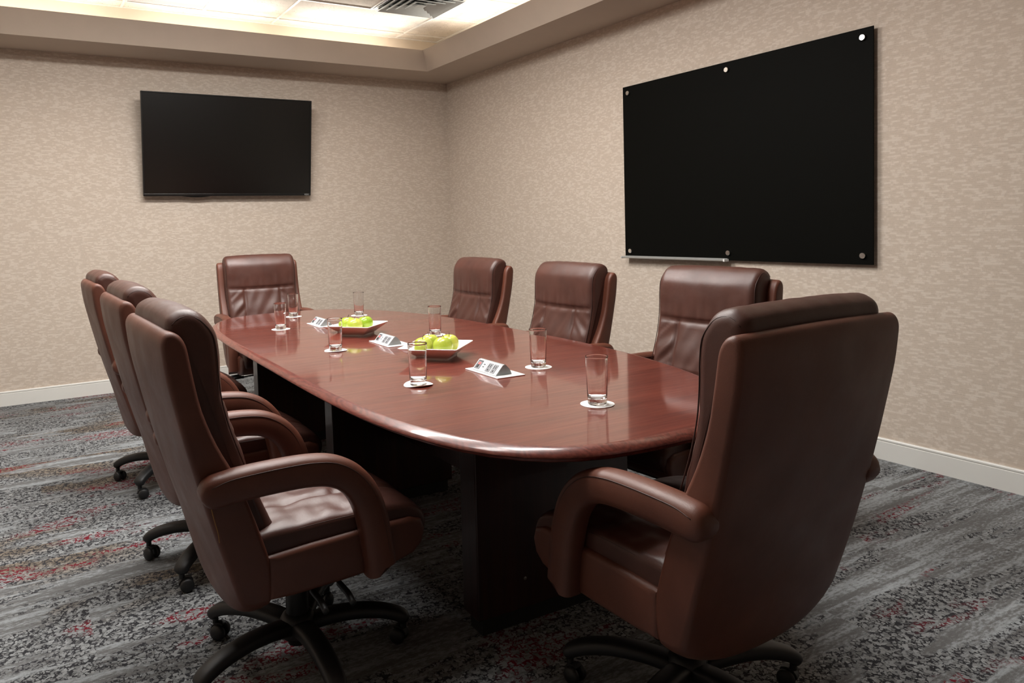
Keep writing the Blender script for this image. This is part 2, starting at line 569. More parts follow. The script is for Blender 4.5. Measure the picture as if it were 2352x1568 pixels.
# baseboards: flat board, small groove, rounded cap bead
BB = 0.117
bbp = [(0, 0), (0.014, 0), (0.014, BB - 0.020), (0.0105, BB - 0.0175), (0.0105, BB - 0.015), (0.0145, BB - 0.012), (0.0145, BB - 0.005), (0.011, BB), (0, BB)]
def baseboard(name, a, b, nrm):
    bm = bmesh.new()
    rings = [[Vector((p[0] + nrm[0] * d, p[1] + nrm[1] * d, z)) for d, z in bbp] for p in (a, b)]
    loft(bm, rings)
    struct(name, bm, 'base_white')
baseboard('baseboard_back', (XL, D), (W, D), (0, -1))
baseboard('baseboard_right', (W, YF), (W, D - 0.0145), (-1, 0))
baseboard('baseboard_left', (XL, YF), (XL, D - 0.0145), (1, 0))
baseboard('baseboard_front', (XL + 0.0145, YF), (W - 0.0145, YF), (0, 1))

# soffit with a leaning face and a hidden light trough, mitred round the room
LIPO, LIPZ = 0.10, 2.966
sof_prof = [(0.0, H), (SOF, H), (SOF + LIPO, LIPZ), (SOF + LIPO - 0.012, LIPZ), (SOF + 0.038, 2.885), (0.22, 2.885), (0.22, ZC), (0.0, ZC)]
def soffit_ring():
    rings = []
    for d, z in sof_prof:
        rings.append([Vector((XL + d, YF + d, z)), Vector((W - d, YF + d, z)), Vector((W - d, D - d, z)), Vector((XL + d, D - d, z))])
    return rings
R_ = soffit_ring()
bm = bmesh.new()
loft(bm, R_[0:4], False, False)
struct('trim_1', bm, 'paint')
bm = bmesh.new()
loft(bm, R_[3:7], False, False)
struct('trim_2', bm, 'cove')

# ceiling grid bars
GX0, GY0, G = 0.817, 6.45, 0.612
bm = bmesh.new()
def bar_x(y, x0, x1, w=0.018):
    box(bm, (x0, y - w / 2, ZC - 0.008), (x1, y + w / 2, ZC - 0.0005))
def bar_y(x, y0, y1, w=0.018):
    box(bm, (x - w / 2, y0, ZC - 0.0085), (x + w / 2, y1, ZC - 0.0005))
cx0, cx1, cy0, cy1 = XL + 0.22, W - 0.22, YF + 0.22, D - 0.22
y = GY0
while y > cy0:
    bar_x(y, cx0, cx1); y -= G
k = -3
while GX0 + 2 * G * k < cx1:
    xx = GX0 + 2 * G * k
    if xx > cx0:
        bar_y(xx, cy0, cy1)
    k += 1
bar_y(GX0 + G, GY0 - G, GY0)
bar_y(GX0 + 3 * G, GY0 - 2 * G, GY0 - G)
# wall angle round the edge
bar_x(cy1 - 0.011, cx0, cx1, 0.022); bar_x(cy0 + 0.011, cx0, cx1, 0.022)
bar_y(cx1 - 0.011, cy0, cy1, 0.022); bar_y(cx0 + 0.011, cy0, cy1, 0.022)
struct('trim_3', bm, 'tbar')

# ------------------------------------------------------------------ ceiling fittings
def vent():
    x0, y0 = GX0 + 3 * G, GY0 - 2 * G
    r = empty('ceiling_vent', (x0 + G / 2, y0 + G / 2, ZC))
    tag(r, 'square silver louvred air diffuser set in the tile ceiling', 'vent')
    bm = bmesh.new(); box(bm, (-0.285, -0.285, -0.004), (0.285, 0.285, -0.001)); to_obj('backing', bm, 'vent_dark', r)
    bm = bmesh.new()
    def ring(so, zo, si, zi, t=0.003):
        a = [[Vector((sx * s, sy * s, z)) for sx, sy in ((-1, -1), (1, -1), (1, 1), (-1, 1))] for s, z in ((so, zo), (si, zi), (si - t, zi), (so - t, zo - t))]
        loft(bm, a + [a[0]], False, False)
    ring(0.296, -0.012, 0.270, -0.012); to_obj('frame', bm, 'vent', r)
    for so in (0.270, 0.212, 0.154, 0.096):
        bm = bmesh.new()
        ring(so, -0.030, so - 0.062, -0.006)
        s = so
        a = [[Vector((sx * q, sy * q, z)) for sx, sy in ((-1, -1), (1, -1), (1, 1), (-1, 1))] for q, z in ((s, -0.030), (s, -0.026), (s - 0.007, -0.026), (s - 0.007, -0.030))]
        loft(bm, a + [a[0]], False, False)
        to_obj('louver', bm, 'vent', r)
    bm = bmesh.new()
    q = 0.040
    loft(bm, [[Vector((sx * q, sy * q, -0.030)) for sx, sy in ((-1, -1), (1, -1), (1, 1), (-1, 1))], [Vector((sx * 0.006, sy * 0.006, -0.006)) for sx, sy in ((-1, -1), (1, -1), (1, 1), (-1, 1))]])
    to_obj('center_cone', bm, 'vent', r)
vent()

def grille():
    x0, y0 = GX0, GY0 - G
    r = empty('return_air_grille', (x0 + G / 2, y0 + G / 2, ZC))
    tag(r, 'pale grey perforated return air panel in the tile ceiling', 'vent')
    bm = bmesh.new(); box(bm, (-0.288, -0.288, -0.006), (0.288, 0.288, -0.001)); to_obj('perforated_panel', bm, 'grille', r)
    bm = bmesh.new()
    for a, b in (((-0.296, -0.296), (0.296, -0.286)), ((-0.296, 0.286), (0.296, 0.296)), ((-0.296, -0.286), (-0.286, 0.286)), ((0.286, -0.286), (0.296, 0.286))):
        box(bm, (a[0], a[1], -0.011), (b[0], b[1], -0.001))
    to_obj('frame', bm, 'tbar', r)
grille()

def added_troffer(x, y, label):  # unseen fixture, added to light the room from above the table
    r = empty('added_ceiling_light', (x, y, ZC))
    tag(r, label, 'light', 'added unseen lights over the table')
    bm = bmesh.new()
    for a, b in (((-0.60, -0.30), (0.60, -0.27)), ((-0.60, 0.27), (0.60, 0.30)), ((-0.60, -0.27), (-0.57, 0.27)), ((0.57, -0.27), (0.60, 0.27))):
        box(bm, (a[0], a[1], -0.014), (b[0], b[1], -0.001))
    to_obj('frame', bm, 'tbar', r)
    bm = bmesh.new(); box(bm, (-0.57, -0.27, -0.009), (0.57, 0.27, -0.002)); to_obj('diffuser', bm, 'diffuser', r)

# ------------------------------------------------------------------ wall screen
def television():
    wd, ht, th = 1.462, 0.868, 0.055
    tilt = math.radians(8.5)
    r = empty('television', (1.665, D, 0))
    tag(r, 'black flat screen television tilted forward on the back wall', 'television')
    M = Matrix.Translation((0, -0.075, 1.640)) @ Matrix.Rotation(tilt, 4, 'X')
    def put(bm, name, m, par=r, bev=False):
        bmesh.ops.transform(bm, matrix=M, verts=bm.verts[:])
        return to_obj(name, bm, m, par)
    # local: x width, y forward is -, z up from the bottom edge
    bm = bmesh.new(); box(bm, (-wd / 2, -0.004, 0), (wd / 2, th - 0.02, ht), 0.004)
    body = put(bm, 'housing', 'bezel')
    bm = bmesh.new(); box(bm, (-wd / 2 + 0.012, -0.0052, 0.022), (wd / 2 - 0.012, -0.0035, ht - 0.011))
    put(bm, 'screen', 'screen')
    bm = bmesh.new()
    for a, b in (((-wd / 2, 0), (wd / 2, 0.021)), ((-wd / 2, ht - 0.010), (wd / 2, ht)), ((-wd / 2, 0.021), (-wd / 2 + 0.011, ht - 0.010)), ((wd / 2 - 0.011, 0.021), (wd / 2, ht - 0.010))):
        box(bm, (a[0], -0.009, a[1]), (b[0], -0.003, b[1]), 0.0015)
    put(bm, 'bezel', 'bezel')
    bm = bmesh.new()
    rings = []
    for k in range(13):
        t = -1 + 2 * k / 12
        dz = 0.011 * (1 - t * t)
        x = -0.30 + 0.125 * t
        rings.append([Vector((x, -0.006, 0.002)), Vector((x, 0.02, 0.002)), Vector((x, 0.02, -dz)), Vector((x, -0.004, -dz))])
    loft(bm, rings)
    put(bm, 'sensor_bump', 'bezel')
    cu = bpy.data.curves.new('logo', 'FONT'); cu.body = 'VIZIO'; cu.size = 0.017; cu.extrude = 0.0004
    to = bpy.data.objects.new('tmp', cu); COL.objects.link(to)
    me = bpy.data.meshes.new_from_object(to)
    bpy.data.objects.remove(to)
    bm = bmesh.new(); bm.from_mesh(me)
    bmesh.ops.transform(bm, matrix=Matrix.Translation((wd / 2 - 0.062, -0.0095, 0.005)) @ Matrix.Rotation(PI / 2, 4, 'X'), verts=bm.verts[:])
    put(bm, 'logo', 'logo')
    bm = bmesh.new()
    for x in (-0.2, 0.2):
        box(bm, (x - 0.02, -0.125, 1.80), (x + 0.02, -0.012, 2.35))
    box(bm, (-0.3, -0.02, 1.95), (0.3, -0.001, 2.2))
    # wedge the bracket to the tilted housing
    for v in bm.verts:
        if v.co.y < -0.1:
            v.co.y = -0.045 - (v.co.z - 1.64) * math.tan(tilt)
    to_obj('wall_bracket', bm, 'black_metal', r)
television()

# ------------------------------------------------------------------ glass board
def marker_board():
    y0, y1, z0, z1 = 2.312, 4.196, 1.045, 2.300
    r = empty('glass_board', (W, (y0 + y1) / 2, 0))
    tag(r, 'large black glass writing board held off the right wall by steel standoffs', 'board')
    oy = (y0 + y1) / 2
    bm = bmesh.new(); box(bm, (-0.034, y0 - oy, z0), (-0.028, y1 - oy, z1), 0.0012, 1); to_obj('panel', bm, 'board', r)
    for y in (4.138, 3.252, 2.368):
        for z in (2.250, 1.094):
            bm = bmesh.new()
            lathe(bm, [(0, -0.0265), (0.010, -0.0265), (0.010, 0.0), (0, 0.0)], 20)
            lathe(bm, [(0, 0.006), (0.0155, 0.006), (0.0165, 0.009), (0.0165, 0.016), (0.0145, 0.0185), (0, 0.0185)], 28)
            bmesh.ops.transform(bm, matrix=Matrix.Translation((-0.028, y - oy, z)) @ Matrix.Rotation(-PI / 2, 4, 'Y'), verts=bm.verts[:])
            o = to_obj('standoff', bm, 'chrome', r); autosmooth(o, 40)
    bm = bmesh.new()
    pr = [(-0.002, 0.013), (-0.002, 0.0), (0.036, -0.004), (0.043, 0.002), (0.043, 0.009), (0.041, 0.009), (0.041, 0.003), (0.035, -0.001), (0.003, 0.003), (0.003, 0.013)]
    rings = [[Vector((-0.034 - d, yy - oy, z0 + z)) for d, z in pr] for yy in (3.262, 4.196)]
    loft(bm, rings)
    tr = to_obj('pen_tray', bm, 'aluminium', r)
    for yy in (3.252, 4.196):
        bm = bmesh.new(); box(bm, (-0.078, yy - oy - 0.002, z0 - 0.006), (-0.036, yy - oy + 0.010 if yy < 3.5 else yy - oy + 0.002, z0 + 0.010), 0.001)
        to_obj('end_cap', bm, 'mod_white', tr)
marker_board()

# ------------------------------------------------------------------ conference table
TA = -0.024                                  # table turned a touch
TCX, TCY = 1.572, 3.183
def outline(off, n=160):
    a, b, c = 0.665 + off, 1.793 + off, 1.60
    pts = []
    for i in range(n):
        t = 2 * PI * i / n
        ct, st = math.cos(t), math.sin(t)
        lo, hi = 0.0, 4.0
        for _ in range(40):
            r = (lo + hi) / 2
            X, Y = r * ct, r * st
            nn = 3.8 if X < 0 else 2.25
            w = a
            s = max(abs(Y) - (b - c), 0) / c
            g = ((abs(X) / w) ** nn + s ** nn) if w > 0 else 9
            if g > 1:
                hi = r
            else:
                lo = r
        pts.append((lo * ct, lo * st))
    return pts

def table():
    r = empty('conference_table', (TCX, TCY, 0), TA)
    tag(r, 'long oval mahogany conference table with rounded edge on slab pedestals', 'table')
    bm = bmesh.new()
    o0 = outline(0.0)
    loft(bm, [[Vector((x, y, TOP - 0.028)) for x, y in o0], [Vector((x, y, TOP)) for x, y in o0]])
    to_obj('tabletop', bm, 'veneer', r)
    prof = [(0.0003, TOP - 0.0285), (0.0003, TOP + 0.0002), (0.004, TOP - 0.0002), (0.010, TOP - 0.0022), (0.017, TOP - 0.006), (0.024, TOP - 0.0115), (0.029, TOP - 0.0172), (0.0298, TOP - 0.0205), (0.027, TOP - 0.0240), (0.020, TOP - 0.0255), (0.012, TOP - 0.0265), (0.009, TOP - 0.030), (0.0075, TOP - 0.036), (0.002, TOP - 0.0405), (-0.035, TOP - 0.042), (-0.035, TOP - 0.0286)]
    bm = bmesh.new()
    rings = [[Vector((x, y, z)) for x, y in outline(d)] for d, z in prof]
    loft(bm, rings + [rings[0]], False, False)
    bmesh.ops.remove_doubles(bm, verts=bm.verts[:], dist=1e-5)
    o = to_obj('edge_molding', bm, 'edge', r); autosmooth(o, 50)
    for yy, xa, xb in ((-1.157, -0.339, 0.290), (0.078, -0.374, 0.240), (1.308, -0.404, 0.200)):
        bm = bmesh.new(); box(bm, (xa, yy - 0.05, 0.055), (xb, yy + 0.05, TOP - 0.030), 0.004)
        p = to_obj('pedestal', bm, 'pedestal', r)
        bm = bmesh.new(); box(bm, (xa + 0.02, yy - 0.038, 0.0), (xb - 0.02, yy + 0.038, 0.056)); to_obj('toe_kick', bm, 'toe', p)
        if yy < -1:
            bm = bmesh.new(); lathe(bm, [(0, 0), (0.006, 0), (0.006, 0.002), (0, 0.003)], 16)
            bmesh.ops.transform(bm, matrix=Matrix.Translation((-0.16, yy - 0.05, 0.155)) @ Matrix.Rotation(PI / 2, 4, 'X'), verts=bm.verts[:])
            to_obj('screw_cap', bm, 'chrome', p)
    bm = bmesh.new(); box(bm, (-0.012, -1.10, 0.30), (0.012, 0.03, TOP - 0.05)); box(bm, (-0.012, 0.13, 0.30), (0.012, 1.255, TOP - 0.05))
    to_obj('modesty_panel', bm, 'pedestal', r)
table()

# ------------------------------------------------------------------ executive chair
def Wn(v, s):
    return mnoise.noise(Vector((v[0] * s, v[1] * s, v[2] * s)))

def gauss(d, w):
    return math.exp(-(d / w) ** 2)

def back_cushion_bm():
    prof = [(-0.205, 0.49), (-0.135, 0.505), (-0.145, 0.55), (-0.172, 0.62), (-0.200, 0.69), (-0.214, 0.75), (-0.236, 0.815), (-0.251, 0.88),
            (-0.256, 0.95), (-0.258, 1.01), (-0.265, 1.062), (-0.285, 1.098), (-0.308, 1.119), (-0.338, 1.127), (-0.362, 1.121), (-0.382, 1.104),
            (-0.386, 1.074), (-0.372, 1.03), (-0.36, 0.95), (-0.345, 0.84), (-0.315, 0.73), (-0.275, 0.60)]
    pr = catmull([(a, b, 0) for a, b in prof], 6, True)
    pr = resample([Vector((p.x, p.y)) for p in pr], 0.010)
    hw = 0.255
    def deform(v):
        x, y, z = v
        # narrower toward the foot of the cushion
        x *= 1.0 - 0.05 * max(0, min(1, (0.85 - z) / 0.35))
        if y > -0.335 + (0.0 if z < 1.0 else 0.02) and z > 0.5:
            front = 1.0
            fx = x / hw
            # crowned panel
            d = 0.012 * (1 - fx * fx)
            g1 = gauss(z - 0.897 + 0.008 * (1 - fx * fx), 0.009)
            d -= 0.013 * g1 * (1 - 0.35 * abs(fx))
            g2 = gauss(z - 0.665, 0.010)
            d -= 0.010 * g2
            if z < 0.895:
                mid = max(0, min(1, (0.895 - z) / 0.02)) * max(0, min(1, (z - 0.64) / 0.03))
                for s in (-1, 1):
                    d -= 0.010 * mid * gauss(x - s * 0.128, 0.0075)
                # soft vertical and slanting folds in the waist panels
                d += 0.0060 * mid * mnoise.noise(Vector((x * 19 + z * 9, 3.1, z * 9)))
                if abs(x) > 0.135:
                    d += 0.0080 * mid * mnoise.noise(Vector((x * 7, 9.7, z * 30 + abs(x) * 26)))
            else:
                # gathers falling into the seam under the head panel
                f = gauss(z - 0.918, 0.06)
                d += 0.0052 * f * mnoise.noise(Vector((x * 34, 1.3, z * 3)))
                d += 0.0016 * mnoise.noise(Vector((x * 20, 4.4, z * 14)))
            if z < 0.665:
                d += 0.003 * mnoise.noise(Vector((x * 22, 5.0, z * 12)))
            edge = min(1, (hw - abs(v[0])) / 0.03)
            d *= max(0, edge)
            if z > 1.06:
                k = max(0, 1 - (z - 1.06) / 0.06)
                y += d * k; z += d * (1 - k) * 0.6
            else:
                y += d; z -= 0.0
        elif z > 1.085:
            z += 0.006 * (1 - (x / hw) ** 2) + 0.0015 * mnoise.noise(Vector((x * 26, 2.0, y * 16)))
        return Vector((x, y, z))
    bm = bmesh.new()
    extrude_profile(bm, [(p.x, p.y) for p in pr], hw, 0.030, 50, 5, deform)
    return bm

def seat_cushion_bm():
    prof = [(-0.20, 0.452), (-0.19, 0.520), (-0.08, 0.527), (0.06, 0.528), (0.17, 0.524), (0.25, 0.512), (0.298, 0.487), (0.316, 0.452), (0.308, 0.418), (0.282, 0.408), (0.22, 0.445), (0.05, 0.452)]
    pr = catmull([(a, b, 0) for a, b in prof], 6, True)
    pr = resample([Vector((p.x, p.y)) for p in pr], 0.012)
    hw = 0.272
    def deform(v):
        x, y, z = v
        if z > 0.49 or (y > 0.27 and z > 0.43):
            fx = x / hw
            d = 0.014 * (1 - fx * fx)
            for s in (-1, 1):
                d -= 0.009 * gauss(x - s * 0.115, 0.010) * min(1, max(0, (y + 0.15) / 0.1))
            if abs(x) < 0.115:
                d -= 0.010 * gauss(y - 0.10 - 0.02 * math.cos(x * 20), 0.011)
            d += 0.006 * mnoise.noise(Vector((x * 13, y * 22 + 4, 1.0))) * gauss(y - 0.0, 0.2)
            d += 0.003 * mnoise.noise(Vector((x * 28, y * 9, 3.0)))
            d *= max(0, min(1, (hw - abs(v[0])) / 0.03))
            z += d
        return Vector((x, y, z))
    bm = bmesh.new()
    extrude_profile(bm, [(p.x, p.y) for p in pr], hw, 0.020, 40, 5, deform)
    return bm

def shell_bm():
    rear = [(-0.215, 0.325), (-0.240, 0.345), (-0.258, 0.40), (-0.280, 0.48), (-0.303, 0.56), (-0.330, 0.66), (-0.357, 0.77), (-0.381, 0.88), (-0.397, 0.96), (-0.405, 1.025), (-0.406, 1.055), (-0.397, 1.074), (-0.381, 1.080)]
    front = [(-0.362, 1.070), (-0.348, 1.046), (-0.341, 1.01), (-0.333, 0.96), (-0.316, 0.875), (-0.284, 0.785), (-0.245, 0.705), (-0.212, 0.62), (-0.187, 0.54), (-0.168, 0.475), (-0.160, 0.42), (-0.160, 0.335), (-0.185, 0.322)]
    pr = catmull([(a, b, 0) for a, b in rear + front], 3, True)
    hw = 0.293
    def deform(v):
        x, y, z = v
        fx = min(1, abs(x) / hw)
        x *= 1.0 - 0.035 * max(0, min(1, (0.55 - z) / 0.22)) ** 2
        mid = (y + 0.33 * 0) 
        # bowed rear face, belly hanging lower in the middle
        if y < -0.2 or z < 0.36:
            y -= 0.012 * (1 - fx ** 2)
        if z < 0.50:
            k = (0.50 - z) / 0.18
            z -= 0.050 * k * (1 - fx ** 2.4) - 0.022 * k * fx ** 6
        if z > 1.05:
            z += 0.006 * (1 - fx ** 2)
        return Vector((x, y, z))
    bm = bmesh.new()
    extrude_profile(bm, [(p.x, p.y) for p in pr], hw, 0.014, 16, 5, deform)
    return bm

def pan_bm():
    prof = [(-0.168, 0.348), (-0.170, 0.42), (-0.170, 0.468), (-0.05, 0.474), (0.15, 0.478), (0.255, 0.476), (0.292, 0.462), (0.303, 0.430), (0.292, 0.392), (0.262, 0.366), (0.20, 0.352), (0.05, 0.345), (-0.10, 0.343)]
    pr = resample([Vector(p) for p in prof], 0.03)
    bm = bmesh.new()
    extrude_profile(bm, [(p.x, p.y) for p in pr], 0.288, 0.016, 8, 4)
    return bm

def arm_bm(s):
    path = catmull([(0, y, z) for y, z in [(-0.338, 0.672), (-0.30, 0.677), (-0.24, 0.681), (-0.15, 0.683), (-0.06, 0.680), (0.005, 0.668), (0.055, 0.640), (0.092, 0.596), (0.115, 0.54), (0.128, 0.48), (0.136, 0.42), (0.142, 0.378)]], 5)
    n = len(path)
    rings = []
    hx, ht = 0.037, 0.041
    for i, p in enumerate(path):
        t = (path[min(i + 1, n - 1)] - path[max(i - 1, 0)]).normalized()
        nn = Vector((0, -t.z, t.y))
        if nn.z < 0 and abs(t.z) < 0.5:
            nn = -nn
        nn = Vector((0, -t.z, t.y))
        u = i / (n - 1)
        k = 1.0
        if u < 0.10:
            k = math.sqrt(max(0.02, 1 - (1 - u / 0.10) ** 2)) * 0.85 + 0.15
        hh = ht * k * (1.0 + 0.10 * max(0, u - 0.5))
        hxx = hx * (0.55 + 0.45 * k)
        ring = []
        m_ = 24
        for j in range(m_):
            a = 2 * PI * j / m_
            c, q = math.cos(a), math.sin(a)
            ex = 2.0 / 3.2
            sx = math.copysign(abs(c) ** ex, c) * hxx
            sz = math.copysign(abs(q) ** ex, q) * hh
            # crowned top
            if q > 0:
                sz *= 1.0 + 0.06 * (1 - (sx / hxx) ** 2)
            off = Vector((0, 0, 0))
            if i == n - 1:
                off = Vector((0, 0, -0.022 * (1 if sz < 0 else 0.2)))
            ring.append(Vector((s * 0.303 + sx, 0, 0)) + Vector((0, p.y, p.z)) + nn * sz + off)
        rings.append(ring)
    bm = bmesh.new()
    loft(bm, rings)
    return bm

def arm_seam_bm(s, side):
    pts = [(-0.315, 0.694), (-0.27, 0.706), (-0.2, 0.710), (-0.12, 0.711), (-0.05, 0.708), (0.012, 0.695), (0.066, 0.662), (0.107, 0.614), (0.133, 0.550), (0.149, 0.485), (0.158, 0.42)]
    path = catmull([(s * 0.303 + side * 0.0345, y, z) for y, z in pts], 4)
    bm = bmesh.new()
    tube(bm, path, 0.0013, 6)
    return bm

def chair_proto():
    root = empty('executive_chair')
    def part(name, bm, m, par=root, deg=None):
        o = to_obj(name, bm, m, par, smooth=True)
        if deg:
            autosmooth(o, deg)
        return o
    sh = part('back_shell', shell_bm(), 'leather', deg=60)
    bc = part('back_cushion', back_cushion_bm(), 'leather_seat')
    for s in (-1, 1):
        bm = bmesh.new()
        pts = [(-0.206, 0.70), (-0.239, 0.80), (-0.258, 0.88), (-0.265, 0.95), (-0.267, 1.01), (-0.274, 1.058), (-0.294, 1.089), (-0.314, 1.106), (-0.338, 1.112), (-0.358, 1.107), (-0.373, 1.093)]
        tube(bm, catmull([(s * 0.249, y, z) for y, z in pts], 4), 0.0017, 6)
        part('piping', bm, 'piping', bc)
    sc = part('seat_cushion', seat_cushion_bm(), 'leather_seat')
    for s in (-1, 1):
        bm = bmesh.new()
        pts = [(-0.15, 0.512), (-0.05, 0.517), (0.08, 0.517), (0.18, 0.512), (0.25, 0.499), (0.288, 0.478)]
        tube(bm, catmull([(s * 0.268, y, z) for y, z in pts], 4), 0.0017, 6)
        part('piping', bm, 'piping', sc)
    part('seat_pan', pan_bm(), 'leather', deg=50)
    for s in (-1, 1):
        a = part('armrest', arm_bm(s), 'leather', deg=60)
        for sd in (-1, 1):
            part('seam', arm_seam_bm(s, sd), 'piping', a)
    # tilt mechanism and lift
    bm = bmesh.new(); box(bm, (-0.085, -0.13, 0.300), (0.085, 0.14, 0.347), 0.01); box(bm, (-0.15, -0.09, 0.328), (0.15, 0.10, 0.350), 0.004)
    mech = part('tilt_mechanism', bm, 'black_metal', deg=30)
    for yy, sx in ((0.05, 1), (-0.03, 1)):
        bm = bmesh.new()
        tube(bm, [(0.08, yy, 0.322), (0.19, yy, 0.316), (0.235, yy, 0.312)], 0.005, 8)
        tube(bm, catmull([(0.225, yy, 0.313), (0.26, yy, 0.311), (0.29, yy, 0.309), (0.325, yy, 0.295)], 4), 0.009, 10)
        part('lever', bm, 'black_plastic', mech)
    bm = bmesh.new()
    lathe(bm, [(0, 0.055), (0.032, 0.055), (0.034, 0.10), (0.034, 0.235), (0.031, 0.238), (0.031, 0.24), (0, 0.24)], 28)
    lathe(bm, [(0, 0.24), (0.016, 0.24), (0.016, 0.335), (0, 0.335)], 20)
    part('gas_lift', bm, 'black_metal', deg=40)
    # star base
    bm = bmesh.new()
    lathe(bm, [(0, 0.075), (0.046, 0.075), (0.053, 0.083), (0.053, 0.132), (0.045, 0.145), (0.0355, 0.150), (0, 0.150)], 32)
    part('hub', bm, 'black_plastic', deg=40)
    for k in range(5):
        ang = math.radians(-24 + 72 * k)
        path = catmull([(0.035, 0, 0.112), (0.10, 0, 0.123), (0.18, 0, 0.126), (0.255, 0, 0.116), (0.312, 0, 0.096), (0.340, 0, 0.072)], 4)
        rings = []
        n = len(path)
        for i, p in enumerate(path):
            u = i / (n - 1)
            t = (path[min(i + 1, n - 1)] - path[max(i - 1, 0)]).normalized()
            nn = Vector((-t.z, 0, t.x))
            hw_ = 0.035 - 0.008 * u
            hh = 0.022 - 0.003 * u
            if u > 0.9:
                q = math.sqrt(max(0.1, 1 - ((u - 0.9) / 0.1) ** 2)); hw_ *= q; hh *= q
            ring = []
            for j in range(16):
                a = 2 * PI * j / 16
                c, q = math.cos(a), math.sin(a)
                ex = 2 / 2.8
                ring.append(p + Vector((0, 1, 0)) * math.copysign(abs(c) ** ex, c) * hw_ + nn * math.copysign(abs(q) ** ex, q) * hh)
            rings.append(ring)
        bm = bmesh.new(); loft(bm, rings)
        bmesh.ops.transform(bm, matrix=Matrix.Rotation(ang, 4, 'Z'), verts=bm.verts[:])
        leg = part('leg', bm, 'black_plastic', deg=60)
        # twin wheel caster
        bm = bmesh.new()
        for s in (-1, 1):
            b2 = bmesh.new()
            lathe(b2, [(0, -0.009), (0.020, -0.009), (0.0245, -0.006), (0.0255, 0.0), (0.0245, 0.005), (0.020, 0.009), (0.008, 0.0115), (0, 0.012)], 24)
            bmesh.ops.transform(b2, matrix=Matrix.Translation((0, s * 0.017, 0.0256)) @ Matrix.Rotation(-s * PI / 2, 4, 'X'), verts=b2.verts[:])
            me = bpy.data.meshes.new('tmp'); b2.to_mesh(me); b2.free(); bm.from_mesh(me); bpy.data.meshes.remove(me)
        # hood
        rings = []
        for i in range(9):
            a = PI * (0.05 + 0.62 * i / 8)
            rings.append([Vector((math.cos(a) * r_ * 1.0, yv, 0.0256 + math.sin(a) * r_)) for r_, yv in ((0.030, -0.011), (0.030, 0.011), (0.020, 0.011), (0.020, -0.011))])
        loft(bm, rings)
        lathe(bm, [(0, 0.05), (0.010, 0.05), (0.010, 0.09), (0, 0.09)], 14, 0.016, 0)
        sw = random.Random(k * 3 + 1).uniform(-1.2, 1.2)
        bmesh.ops.transform(bm, matrix=Matrix.Rotation(ang, 4, 'Z') @ Matrix.Translation((0.326, 0, 0)) @ Matrix.Rotation(sw, 4, 'Z') @ Matrix.Translation((-0.016, 0, 0)), verts=bm.verts[:])
        part('caster', bm, 'black_plastic', leg, 40)
    return root

CHAIR_G = 'executive chairs round the conference table'
UPPER = ('back_shell', 'back_cushion', 'seat_cushion', 'seat_pan', 'armrest', 'tilt_mechanism')
CHAIRS = [  # x, y, turn, seat lift, base turn, label
    (0.685, 2.205, -88.7, 0.000, 22.7, 'brown leather executive chair nearest the camera on the left side of the table'),
    (1.506, 1.400, 1.2, 0.002, 4.8, 'large brown leather executive chair seen from behind at the near end of the table'),
    (0.690, 3.090, -89, 0.010, -22, 'middle of the three brown leather executive chairs along the left side of the table'),
    (0.695, 4.230, -89, 0.010, -22, 'farthest of the three brown leather executive chairs along the left side of the table'),
    (1.512, 5.165, 178, 0.016, 0, 'brown leather executive chair at the far end of the table under the television'),
    (2.345, 4.270, 89.5, -0.032, 0, 'farthest of the three brown leather executive chairs along the right side, near the room corner'),
    (2.300, 3.250, 90, -0.032, 0, 'middle of the three brown leather executive chairs facing left along the right wall side'),
    (2.300, 2.250, 93, -0.024, 0, 'nearest brown leather executive chair on the right side, below the black board'),
]
proto = chair_proto()
for i, (x, y, a, dz, bt, lab) in enumerate(CHAIRS):
    c = proto if i == len(CHAIRS) - 1 else copy_tree(proto)
    c.location = (x, y, 0)
    c.rotation_euler = (0, 0, math.radians(a))
    tag(c, lab, 'chair', CHAIR_G)
    for ch in c.children:
        if ch.name.split('.')[0] in UPPER:
            ch.location.z = dz
        elif ch.name.split('.')[0] == 'leg':
            ch.rotation_euler = (0, 0, math.radians(bt))
    if i == 0:
        bm = bmesh.new()
        tube(bm, catmull([(0.337, -0.318, 0.645), (0.342, -0.313, 0.615), (0.341, -0.306, 0.585), (0.343, -0.304, 0.560)], 4), 0.0011, 6)
        to_obj('loose_thread', bm, 'thread', c)

# ------------------------------------------------------------------ glasses on paper coasters
def glass_proto():
    bm = bmesh.new()
    ro, rb, h, t = 0.0345, 0.0290, 0.147, 0.0011
    prof = [(0, 0.0), (rb - 0.003, 0.0), (rb - 0.0005, 0.002), (rb, 0.005), (rb + 0.001, 0.025), (ro - 0.0006, h - 0.004), (ro, h - 0.001), (ro - t * 0.5, h), (ro - t, h - 0.001),
            (ro - t - 0.0006, h - 0.006), (rb + 0.001 - t, 0.030), (rb - 0.0025, 0.0215), (rb - 0.009, 0.0175), (0, 0.0165)]
    lathe(bm, prof, 56)
    o = to_obj('drinking_glass', bm, 'glass', smooth=True)
    autosmooth(o, 50)
    return o

